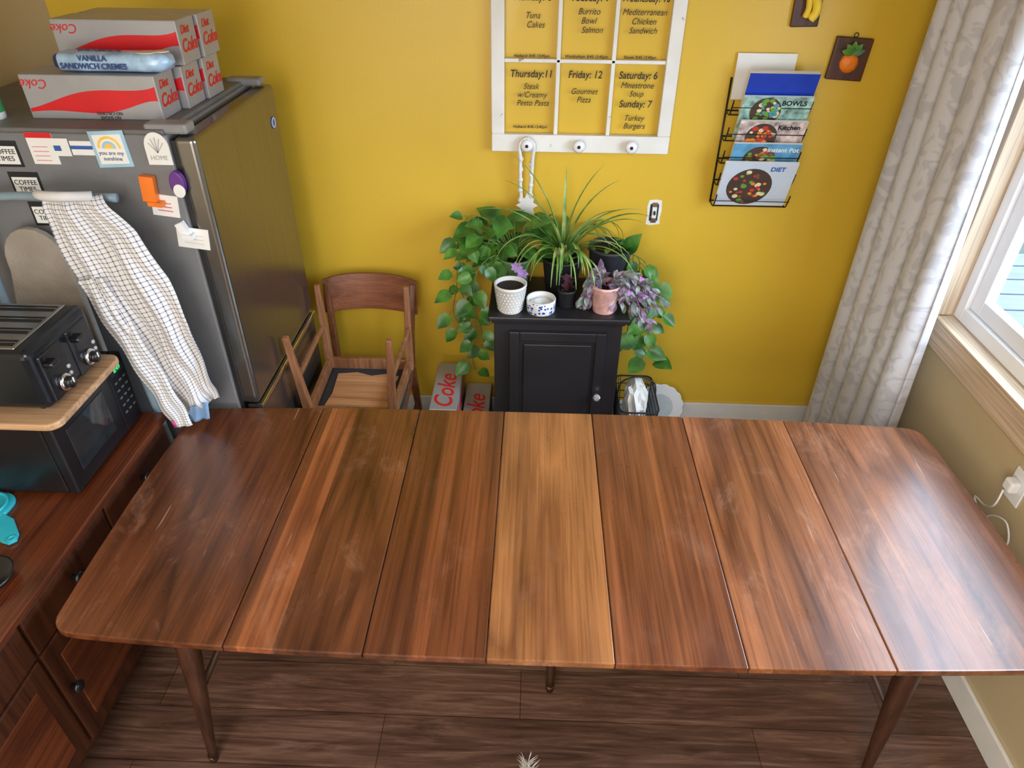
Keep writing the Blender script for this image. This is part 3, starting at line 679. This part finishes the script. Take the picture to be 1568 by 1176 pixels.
mesh('leaves',vs,fs,poth,g,True); mesh('stems',sv,sf,stemm,g,True)
g=group('potted_inch_plant',(.31,2.62,CZ)); pot('pot',.310,2.62,CZ,.060,.046,.125,mat('pink_speckled_pot',(.78,.44,.40),.4,var=.25,scale=30),g)
sv=[];sf=[]; base=V(.310,2.62,.925); LV=[([],[]),([],[])]
for i in range(28):
    a=rnd(-1.1,1.3) if i<19 else rnd(2.6,3.9)
    R=rnd(.10,.25) if i<19 else rnd(.06,.105)
    e=base+V(math.cos(a)*R,-abs(math.sin(a))*R*.30,rnd(-.12,.05)-(R*.3))
    if e.x<.43: e.z=max(e.z,.86)
    mid=base.lerp(e,.5)+V(0,0,rnd(.04,.08)); path=smoothpath([base,mid,e],6)
    v,f=ring_tube(path,.002,4); o=len(sv); sv+=v; sf+=[tuple(k+o for k in q) for q in f]
    vs,fs=LV[i%2]
    for j in range(3,len(path)-1,2):
        t=(path[j+1]-path[j]).normalized()
        for s_ in(-1,1):
            d=t*.6+V(rnd(-.6,.6),rnd(-.6,.1)*1,rnd(-.2,.5))*s_; l=rnd(.036,.055); leafgeo(vs,fs,path[j],d,V(rnd(-.4,.4),-.6,1),l,l*.5,'x',.2,.3)
    leafgeo(vs,fs,path[-1],path[-1]-path[-2],V(0,-.5,1),.050,.026,'x',.2,.3)
mesh('leaves',*LV[0],trad,g,True); mesh('leaves_purple',*LV[1],trad2,g,True); mesh('stems',sv,sf,mat('purple_stem',(.2,.08,.14),.5),g,True)
fl=[];ff=[]
for (x,y,z) in((.40,2.55,.93),(.47,2.58,.90),(.45,2.60,.97)):
    for i in range(3): a=i*2.1; leafgeo(fl,ff,V(x,y,z),V(math.cos(a),-.3,math.sin(a)),V(0,-1,.2),.014,.012,'x',.1,.2)
mesh('small_flowers',fl,ff,mat('violet_petal',(.5,.2,.6),.5),g,True)
g=group('hobnail_pot',(-.09,2.60,CZ)); pot('pot',-.088,2.605,CZ,.066,.048,.125,white,g,.86)
vs=[];fs=[]
for r in range(7):
    for k in range(26):
        z=.012+r*.0145; rad=.05+(.066-.05)*z/.113+.0005; a=2*pi*(k+.5*(r%2))/26
        c=V(-.088+rad*math.cos(a),2.605+rad*math.sin(a),CZ+z); o=len(vs); nrm=V(math.cos(a),math.sin(a),0); s=V(-math.sin(a),math.cos(a),0); u=V(0,0,1)
        h=.0042; vs+=[c+s*h,c+u*h,c-s*h,c-u*h,c+nrm*.004]; fs+=[(o,o+1,o+4),(o+1,o+2,o+4),(o+2,o+3,o+4),(o+3,o,o+4)]
mesh('hobnails',vs,fs,white,g,True)
bwm,nt,b=newmat('blue_floral_glaze'); setp(b,.2); v=coords(nt,(1,1,1)); vo=nt.nodes.new('ShaderNodeTexVoronoi'); vo.inputs['Scale'].default_value=75; nt.links.new(v,vo.inputs['Vector'])
nt.links.new(ramp(nt,vo.outputs['Distance'],[(.36,(.02,.07,.42)),(.44,(.8,.8,.78))]),b.inputs['Base Color'])
g=group('ceramic_planter',(.04,2.60,CZ))
lathe('bowl',[(0,0),(.055,0),(.060,.006),(.062,.058),(.060,.062),(.056,.058),(.054,.02),(0,.018)],(.042,2.602,CZ),[bwm,white],g,36,mi=[1,1,0,1,1,1,1])
lathe('napkin',[(0,.03),(.03,.045),(.05,.04)],(.042,2.602,CZ),paper,g,10,smooth=False)
g=group('small_potted_plant',(.15,2.655,CZ)); pot('pot',.152,2.655,CZ,.038,.032,.08,blackmatte,g)
vs=[];fs=[]
for i in range(26):
    a=rnd(0,2*pi); p=V(.148,2.655,.88)+V(math.cos(a)*rnd(0,.015),math.sin(a)*rnd(0,.015),rnd(0,.06)); leafgeo(vs,fs,p,V(math.cos(a),math.sin(a),rnd(.5,1.1)),V(0,0,1),rnd(.022,.034),.02,'x')
mesh('leaves',vs,fs,leafmat('burgundy_leaf',(.08,.015,.04),(.16,.06,.09),(.28,.16,.16)),g,True)

# ================================================================ WINDOW-FRAME CALENDAR
cal=group('window_frame_calendar',(.18,2.92,1.7))
m,nt,b=newmat('chippy_white_paint'); setp(b,.55); v=coords(nt,(1,1,1)); n=noise(nt,v,22,6,.3,.7); n2=noise(nt,coords(nt,(1,1,1)),6,3)
nt.links.new(mixc(nt,ramp(nt,n,[(.64,(0,0,0)),(.68,(1,1,1))]),ramp(nt,n2,[(.3,(.74,.72,.66)),(.7,(.86,.85,.81))]),(.42,.30,.18)),b.inputs['Base Color']); bump(nt,b,n,.2,.002)
old_w=m
Ya,Yb=2.905,2.936
Y2=2.912
box('rail_bottom',-.18,.545,Ya,Yb,1.385,1.455,old_w,cal,.004); box('stile_left',-.18,-.128,Ya,Yb,1.455,2.06,old_w,cal,.004); box('stile_right',.493,.545,Ya,Yb,1.455,2.06,old_w,cal,.004)
box('rail_top',-.128,.493,Ya,Yb,2.01,2.06,old_w,cal,.004); box('muntin_h',-.128,.493,Y2,Yb-.006,1.724,1.738,old_w,cal,.003)
for i,x in enumerate((.080,.292)): box('muntin_v_%d'%i,x-.008,x+.008,Y2,Yb-.006,1.455,2.01,old_w,cal,.003)
box('pane_glass',-.128,.493,2.921,2.924,1.455,2.01,thinglass('calendar_glass',(1,1,1),.003),cal,0)
T_=2.9195
cells=[((-.024,1.60),'Thursday:11','Steak\n w/Creamy\n  Pesto Pasta','Husband: 8:45-12:45pm'),((.186,1.60),'Friday: 12','Gourmet\nPizza',''),((.392,1.60),'Saturday: 6','Minestrone\nSoup',''),
((-.024,1.865),'Monday: 8','Tuna\n   Cakes','Husband: 8:45-12:45pm'),((.186,1.865),'Tuesday: 9','Burrito\nBowl\n    Salmon','Workingham: 8:45-12:45pm'),((.392,1.865),'Wednesday: 10','Mediterranean\nChicken\nSandwich','Shows: 8:45-12:45pm')]
for i,((x,z),a,b_,c) in enumerate(cells):
    text('day_%d'%i,a,(x,T_,z+.082),.038,ink,cal,shear=.15,sx=.88 if i<5 else .75,bold=.0003,ext=.0008); text('meal_%d'%i,b_,(x,T_,z+.005 if i!=2 else z+.030),.031,ink,cal,shear=.3,bold=-.0001,ext=.0008,sx=.9)
    if c: text('hours_%d'%i,c,(x,T_,z-.118),.0145,ink,cal,shear=.15,bold=.0003)
text('day_7','Sunday: 7',(.392,T_,1.576),.038,ink,cal,shear=.15,bold=.0003,sx=.88); text('meal_7','Turkey\n Burgers',(.392,T_,1.507),.031,ink,cal,shear=.3,sx=.9)
for i,x in enumerate((-.035,.177,.39)):
    lathe('knob_%d'%i,[(0,0),(.012,0),(.010,.012),(.024,.018),(.026,.026),(.018,.034),(0,.036)],(x,Ya,1.418),vinyl,cal,24,axis=(0,-1,0))
    lathe('knob_center_%d'%i,[(0,.0362),(.007,.036),(.006,.038),(0,.0385)],(x,Ya,1.418),ink,cal,16,axis=(0,-1,0))
g=group('lace_hanger',(-.035,2.88,1.3)); 
tube('loop',smoothpath([(-.035,2.889,1.447),(-.064,2.886,1.42),(-.060,2.892,1.36),(-.060,2.898,1.30),(-.055,2.905,1.20),(-.035,2.905,1.14),(-.018,2.905,1.20),(-.012,2.898,1.30),(-.010,2.892,1.36),(-.006,2.886,1.42),(-.035,2.889,1.447)]),.008,white,g,8)
for i in range(9): lathe('bead_%d'%i,[(0,0),(.009,.003),(.012,.012),(.009,.02),(0,.023)],(-.037+.022*(1 if i%2 else -1),2.902,1.17+i*.022),white,g,10)
st=[]
for k in range(16):
    r=.056 if k%2==0 else .034; a=2*pi*k/16; st.append((-.030+r*math.cos(a)*.85,1.16+r*math.sin(a)))
prism('star_lace',st,2.893,2.900,white,g,.002,'XZ')
# ================================================================ SWITCH BOX
g=group('bare_light_switch',(.525,2.93,1.125))
rag=[(.495,1.07),(.515,1.066),(.545,1.070),(.556,1.072),(.553,1.10),(.558,1.13),(.554,1.178),(.53,1.182),(.50,1.178),(.494,1.15),(.498,1.11)]
prism('spackle_patch',rag,2.9385,2.94,paper,g,plane='XZ')
prism('box_opening',rrect(.507,.544,1.086,1.162,.004),2.9375,2.9385,ink,g,plane='XZ'); box('yoke',.514,.538,2.934,2.9375,1.078,1.170,chrome,g,.001); box('switch_body',.516,.536,2.930,2.934,1.100,1.150,vinyl,g,.002); box('toggle',.522,.530,2.918,2.932,1.118,1.134,blackmatte,g,.002)
# ================================================================ WALL PLAQUES
pw=wood('plaque_wood',(.040,.014,.008),(.13,.045,.022),'Z',41,.5,1.5)
def plaque(name,cx,cz,w,h,tilt):
    g=group(name,(cx,2.93,cz)); G['T']=Matrix.Translation(V(cx,0,cz))@Matrix.Rotation(tilt,4,'Y'); 
    box('board',-w/2,w/2,2.918,2.938,-h/2,h/2,pw,g,.004)
    lathe('hang_ring',[(.006,0),(.009,0),(.009,.002),(.006,.002),(.006,0)],(0,2.928,h/2+.008),blackmatte,g,16,axis=(0,-1,0))
    return g
g=plaque('orange_wall_plaque',1.186,1.752,.138,.150,.06)
G['T']=G['T']@Matrix.Translation(V(0,2.918,-.012))@Matrix.Diagonal((1,.5,1,1))
lathe('orange_fruit',[(0,-.036),(.016,-.033),(.030,-.02),(.036,0),(.030,.02),(.016,.033),(0,.035)],(0,0,0),mat('orange_peel',(.88,.22,.01),.4,bmp=.3),g,24)
G['T']=Matrix.Translation(V(1.186,0,1.752)); vs=[];fs=[]
for a in(.3,.9,1.6,2.3,2.9): leafgeo(vs,fs,V(0,2.906,.022),V(math.cos(a),-.15,math.sin(a)),V(0,-1,0),.045,.024,'x',.05,.2)
mesh('leaves',vs,fs,poth,g,True)
g=plaque('banana_wall_plaque',.985,1.945,.10,.17,-.03)
bn=mat('banana_yellow',(.88,.62,.04),.45)
tube('banana',smoothpath([(.01,2.905,-.060),(.026,2.90,-.035),(.022,2.895,0),(.006,2.895,.03),(-.008,2.90,.055),(-.012,2.905,.07)]),[.004]+[.016]*12+[.018]*10+[.008]*7+[.004],bn,g,10)
tube('banana_2',smoothpath([(-.008,2.908,-.05),(-.002,2.903,-.025),(-.004,2.90,0),(-.010,2.90,.03),(-.012,2.905,.065)]),.011,bn,g,10)
G['T']=Matrix.Identity(4)
# ================================================================ MAGAZINE RACK
mr=group('wall_magazine_rack',(.9,2.88,1.45)); wire=mat('black_wire',(.015,.015,.015),.4,.3)
zs=[1.195,1.285,1.375,1.465,1.565]
for x in(.757,1.058):
    tube('upright_%.0f'%(x*100),[(x,2.93,1.18),(x,2.93,1.68)],.004,wire,mr,8)
    for k,z in enumerate(zs): tube('side_%.0f_%d'%(x*100,k),smoothpath([(x,2.93,z-.008),(x,2.89,z-.012),(x,2.862,z-.004),(x,2.835,z+.05)]),.003,wire,mr,6)
for k,z in enumerate(zs):
    for nm,y,zz in(('a',2.93,z-.008),('b',2.88,z-.012)): tube('cross_%s_%d'%(nm,k),[(.757,y,zz),(1.058,y,zz)],.003,wire,mr,6)
    tube('cross_c_%d'%k,[(.757,2.835,z+.025),(1.058,2.835,z+.025)],.0018,wire,mr,6)
def slantbook(name,x0,x1,z0,h,yb,lean,m,th=.010,extra=None):
    g=group(name,((x0+x1)/2,yb,z0)); G['T']=Matrix.Translation(V(x0,yb,z0))@Matrix.Rotation(lean,4,'X')
    box('block',0,x1-x0,0,th,.0,h,paper,g,.001); box('cover',0,x1-x0,-.0015,0,0,h,m,g,.0005)
    if extra: extra(g,x1-x0,h)
    G['T']=Matrix.Identity(4); return g
def foodcover(cols,title,tm,px=.42,pz=.42,pr=.36,lo=0):
    def f(g,w,h):
        pm=mat('plate_dark',(.08,.05,.04),.4)
        prism('plate',ell(w*px,h*pz,h*pr,h*pr),-.0028,-.0015,pm,g,plane='XZ')
        rs=random.Random(len(title)); 
        for i in range(34):
            a=rs.uniform(0,6.28); r=h*pr*.86*math.sqrt(rs.random()); q=rs.uniform(.006,.013)
            prism('food_%d'%i,ell(w*px+r*math.cos(a),h*pz+r*math.sin(a),q,q*.8,8),-.0035-.0004*(i%4),-.0028,cols[i%len(cols)],g,plane='XZ')
        text('title',title,(w*.74,-.003,h*.86),.028,tm,g,bold=.0006)
    return f
fc=[mat('food_green',(.15,.35,.05),.5),mat('food_orange',(.8,.25,.03),.5),mat('food_cream',(.8,.65,.4),.5),mat('food_red',(.6,.05,.03),.5),mat('food_brown',(.25,.10,.04),.5)]
cover_w=mat('cover_white',(.60,.66,.73),.3,var=.05); cover_t=mat('cover_teal',(.10,.35,.42),.3,var=.4,scale=20); cover_b=mat('cover_skyblue',(.12,.34,.55),.3,var=.3,scale=20); cover_g=mat('cover_mixed_green',(.30,.48,.42),.3,var=.7,scale=34); cover_f=mat('cover_floral',(.60,.46,.42),.3,var=.75,scale=30)
L=.36
slantbook('cookbook',.760,1.050,1.190,.215,2.875,L,cover_w,extra=foodcover(fc,'DIET',blueprint,.42,.45,.42))
slantbook('cookbook',.785,1.052,1.282,.19,2.885,L,cover_b,extra=foodcover(fc,'Instant Pot',paper,.42,.60,.34))
slantbook('cookbook',.795,1.054,1.372,.185,2.885,L,cover_f,extra=foodcover(fc[1:4],'Kitchen',ink,.36,.62,.33))
slantbook('cookbook',.790,1.054,1.462,.185,2.885,L,cover_g,extra=foodcover([fc[0],fc[2],cover_t],'BOWLS',ink,.36,.66,.32))
slantbook('blue_binder',.795,1.056,1.560,.165,2.868,.30,mat('binder_blue',(.012,.050,.44),.25),th=.022)
box('paper_sheets',.765,.990,2.925,2.929,1.60,1.768,paper,group('paper_stack',(.88,2.917,1.7)),0)

# ================================================================ CURTAIN
cm,nt,b=newmat('curtain_damask'); setp(b,.55,0,.5)
b.inputs['Sheen Weight'].default_value=.3
v=coords(nt,(1,6,4)); w_=noise(nt,v,2.2,4,2.5); 
nt.links.new(ramp(nt,w_,[(.44,(.49,.48,.50)),(.5,(.60,.59,.61))]),b.inputs['Base Color'])
cu=group('window_curtain',(1.36,2.4,1.2)); bm=bmesh.new(); NY,NZ=120,30; gr=[]
for j in range(NZ+1):
    z=.02+(2.34-.02)*j/NZ; tz=j/NZ; row=[]
    for i in range(NY+1):
        u=i/NY; y0=2.12+.10*tz; y1=2.79-.05*tz; y=y0+(y1-y0)*u
        ph=u*2*pi*5.2+.5*math.sin(u*9)+tz*.5*math.sin(u*5)
        amp=.044*(1-.2*tz)
        row.append(bm.verts.new((1.385+amp*math.sin(ph)+.010*math.sin(u*37+tz*3),y+.02*math.cos(ph),z)))
    gr.append(row)
for j in range(NZ):
    for i in range(NY): bm.faces.new((gr[j][i],gr[j][i+1],gr[j+1][i+1],gr[j+1][i]))
o=fin(bm,'curtain_cloth',cm,cu,True); s=o.modifiers.new('s','SOLIDIFY'); s.thickness=.003
tube('curtain_rod',[(1.375,.25,2.36),(1.375,2.84,2.36)],.012,blackmatte,cu,12)
for y in(.3,2.80): bar('rod_bracket_%.0f'%(y*10),(1.375,y,2.36),(1.50,y,2.36),.015,.015,blackmatte,cu)

# ================================================================ FLOOR ITEMS
g=group('wire_basket',(.5,2.66,0)); 
def loop(x0,x1,y0,y1,z): return [(x,y,z) for x,y in rrect(x0,x1,y0,y1,.03,4)]
for i in range(9): tube('hoop_%d'%i,loop(.43-.002*i,.575+.002*i,2.53-.003*i,2.78+.003*i,.015+i*.042),.0022 if i<8 else .004,blackmatte,g,6,True)
vs=[];fs=[]
for i,((x,y),(x2,y2)) in enumerate(zip(rrect(.43,.575,2.53,2.78,.03,5),rrect(.414,.591,2.506,2.804,.03,5))):
    v,f=ring_tube([(x,y,.01),(x2,y2,.35)],.0018,5); o=len(vs); vs+=v; fs+=[tuple(k+o for k in q) for q in f]
for i in range(14):
    y=2.55+i*.0165
    for x,x2 in((.43,.414),(.575,.591)):
        v,f=ring_tube([(x,y,.01),(x2,y,.35)],.0018,5); o=len(vs); vs+=v; fs+=[tuple(k+o for k in q) for q in f]
for i in range(10):
    x=.44+i*.0135
    v,f=ring_tube([(x,2.53,.01),(x,2.506,.35)],.0018,5); o=len(vs); vs+=v; fs+=[tuple(k+o for k in q) for q in f]
mesh('wires',vs,fs,blackmatte,g,True)
tube('handle',smoothpath([(.414,2.65,.35),(.43,2.65,.42),(.50,2.65,.45),(.575,2.65,.42),(.591,2.65,.35)]),.004,blackmatte,g,6)
rs=random.Random(3); bm=bmesh.new(); bmesh.ops.create_icosphere(bm,subdivisions=3,radius=1)
for v in bm.verts:
    k=.85+.25*rs.random(); v.co=V(v.co.x*.058*k+.50,v.co.y*.105*k+2.65,v.co.z*.13*k+.30)
fin(bm,'crumpled_paper',paper,g)
g=group('scalloped_plate',(.66,2.86,.12))
pts=[]
for k in range(96):
    a=2*pi*k/96; r=.118+.006*abs(math.sin(a*8)); pts.append((r*math.cos(a),r*math.sin(a)))
G['T']=Matrix.Translation(V(.665,2.862,.126))@Matrix.Rotation(-.28,4,'X')
prism('rim',pts,-.004,.004,vinyl,g,.003,'XZ'); prism('well',ell(0,0,.07,.07,40),-.0055,-.004,mat('plate_blue_well',(.55,.62,.66),.3),g,.001,'XZ')
G['T']=Matrix.Identity(4)
g=group('teal_spoon_rest',(-1.46,1.34,.78)); teal=mat('teal_plastic',(.03,.42,.52),.3)
prism('dish',rrect(-1.62,-1.49,1.33,1.45,.05,8),.78,.792,teal,g,.004); 
prism('handle',[(-1.50,1.37),(-1.455,1.350),(-1.405,1.295),(-1.395,1.27),(-1.41,1.255),(-1.435,1.262),(-1.47,1.29),(-1.51,1.33)],.783,.791,teal,g,.003)
lathe('hole_ring',[(.007,0),(.012,0),(.012,.003),(.007,.003),(.007,0)],(-1.412,1.275,.790),teal,g,20)
lathe('dish_rim',[(.046,0),(.052,0),(.054,.010),(.046,.010),(.046,0)],(-1.555,1.39,.79),teal,g,28)
g=group('black_bowl',(-1.40,1.13,.78)); lathe('bowl',[(0,0),(.04,0),(.062,.018),(.068,.032),(.063,.032),(.04,.008),(0,.006)],(-1.385,1.13,.78),black,g)
g=group('outlet_adapter',(1.49,1.61,.79)); box('plate',1.494,1.50,1.575,1.645,.73,.845,vinyl,g,.003)
box('plug_body',1.462,1.494,1.590,1.632,.772,.815,vinyl,g,.010,seg=4)
tube('cord',smoothpath([(1.46,1.61,.775),(1.45,1.60,.72),(1.475,1.66,.66),(1.48,1.72,.64),(1.48,1.62,.60),(1.48,1.52,.63),(1.475,1.56,.69),(1.48,1.64,.62),(1.485,1.60,.45),(1.485,1.55,.2),(1.47,1.5,.01)]),.003,vinyl,g,8)

# ================================================================ DOG (only the tail tip reaches the photo's frame)
DY=.04
dg=group('dog',(.03,.6+DY,0)); furm=mat('dog_fur',(.55,.50,.44),.9,var=.25,scale=40,bmp=.6)
pv=[((.03,.70,.285),.075),((.03,.58,.28),.075),((.03,.46,.285),.088),((.03,.37,.34),.060),((.03,.31,.395),.062),((.03,.24,.375),.030),((.03,.205,.368),.024)]
ed=[(i,i+1) for i in range(6)]
def limb(root,chain):
    k=root
    for p,r in chain:
        pv.append((p,r)); ed.append((k,len(pv)-1)); k=len(pv)-1
for s in(-1,1):
    limb(0,[((.03+s*.055,.69,.23),.050),((.03+s*.06,.66,.165),.030),((.03+s*.06,.735,.095),.018),((.03+s*.06,.72,.020),.018),((.03+s*.06,.69,.016),.017)])
    limb(2,[((.03+s*.05,.45,.22),.036),((.03+s*.052,.46,.12),.022),((.03+s*.052,.445,.022),.018),((.03+s*.052,.42,.016),.017)])
limb(0,[((.03,.78,.325),.026),((.028,.835,.375),.020),((.022,.87,.405),.014)])
me=bpy.data.meshes.new('body'); me.from_pydata([(p[0],p[1]+DY,p[2]) for p,r in pv],ed,[]); me.materials.append(furm)
o=bpy.data.objects.new('body',me); scene.collection.objects.link(o)
o.modifiers.new('skin','SKIN')
for v_,(p,r) in zip(me.skin_vertices[0].data,pv): v_.radius=(r,r)
me.skin_vertices[0].data[0].use_root=True
s=o.modifiers.new('sub','SUBSURF'); s.levels=2; s.render_levels=2
parent_to(o,dg)
G['T']=Matrix.Translation(V(0,DY,0))
for s_ in(-1,1):
    vs=[];fs=[]; leafgeo(vs,fs,V(.03+s_*.045,.325,.435),V(s_*.6,-.1,-.9),V(s_*.8,-.3,.5),.075,.05,'x',.1,.2); ea=mesh('ear_%d'%(s_+2),vs,fs,mat('dog_ear_fur',(.36,.30,.24),.9),dg,True); sm=ea.modifiers.new('s','SOLIDIFY'); sm.thickness=.006
    lathe('eye_%d'%(s_+2),[(0,-.008),(.006,-.005),(.008,0),(.006,.005),(0,.008)],(.03+s_*.026,.258,.418),ink,dg,12)
lathe('nose',[(0,-.010),(.009,-.006),(.012,0),(.009,.006),(0,.009)],(.03,.182,.376),ink,dg,14)
vs=[];fs=[]; rs=random.Random(5)
for i in range(180):
    t=rs.random(); p=V(.03,.76,.31).lerp(V(.022,.875,.408),t)
    a=rs.uniform(0,2*pi); d=V(math.cos(a)*.7,.55,math.sin(a)*.6+.15).normalized(); L_=rs.uniform(.02,.045)
    q=p+d*L_; m_=p.lerp(q,.6)+V(0,0,.004)
    v,f=ring_tube([p,m_,q],[.0012,.0009,.0003],4); o2=len(vs); vs+=v; fs+=[tuple(k+o2 for k in z) for z in f]
mesh('tail_hair',vs,fs,furm,dg,True)
G['T']=Matrix.Identity(4)

# ================================================================ LIGHTS
def area(name,loc,target,size,power,col,sy=None):
    l=bpy.data.lights.new(name,'AREA'); l.energy=power; l.color=col; l.size=size
    if sy: l.shape='RECTANGLE'; l.size_y=sy
    o=bpy.data.objects.new(name,l); scene.collection.objects.link(o); o.location=loc
    o.rotation_euler=(Vector(target)-Vector(loc)).to_track_quat('-Z','Y').to_euler(); return o
p=area('window_portal',(XR+.16,(WY0+WY1)/2,(WZ0+WZ1)/2),(0,(WY0+WY1)/2,(WZ0+WZ1)/2),WY1-WY0,1,(1,1,1),WZ1-WZ0)
try: p.data.cycles.is_portal=True
except Exception: bpy.data.objects.remove(p)
area('sky_daylight',(3.6,1.3,3.3),(.6,1.5,.8),2.6,300,(.72,.86,1.0))
area('ceiling_fill',(-.3,-.6,2.58),(-.3,-.4,0),1.6,68,(1,.96,.89))  # added fill panel under the ceiling behind the camera, no fixture modelled
area('rear_fill',(-.8,-2.3,1.5),(0,2.9,1.2),1.8,78,(1,.97,.92))  # added fill panel inside the closed front wall, no window there
wd=bpy.data.worlds.new('world'); scene.world=wd; wd.use_nodes=True
nt=wd.node_tree; bgn=nt.nodes['Background']; bgn.inputs['Color'].default_value=(.60,.78,1.0,1); bgn.inputs['Strength'].default_value=11
# ================================================================ CAMERA
cam=bpy.data.cameras.new('camera'); cam.sensor_width=36; cam.lens=1065/1568*36; cam.clip_start=.02
co=bpy.data.objects.new('camera',cam); scene.collection.objects.link(co)
P,Yw,Rl=math.radians(35.04),math.radians(1.70),math.radians(.57)
co.matrix_world=Matrix.Translation(V(0,0,2.25))@Matrix.Rotation(Yw,4,'Z')@Matrix.Rotation(pi/2-P,4,'X')@Matrix.Rotation(Rl,4,'Z')
scene.camera=co
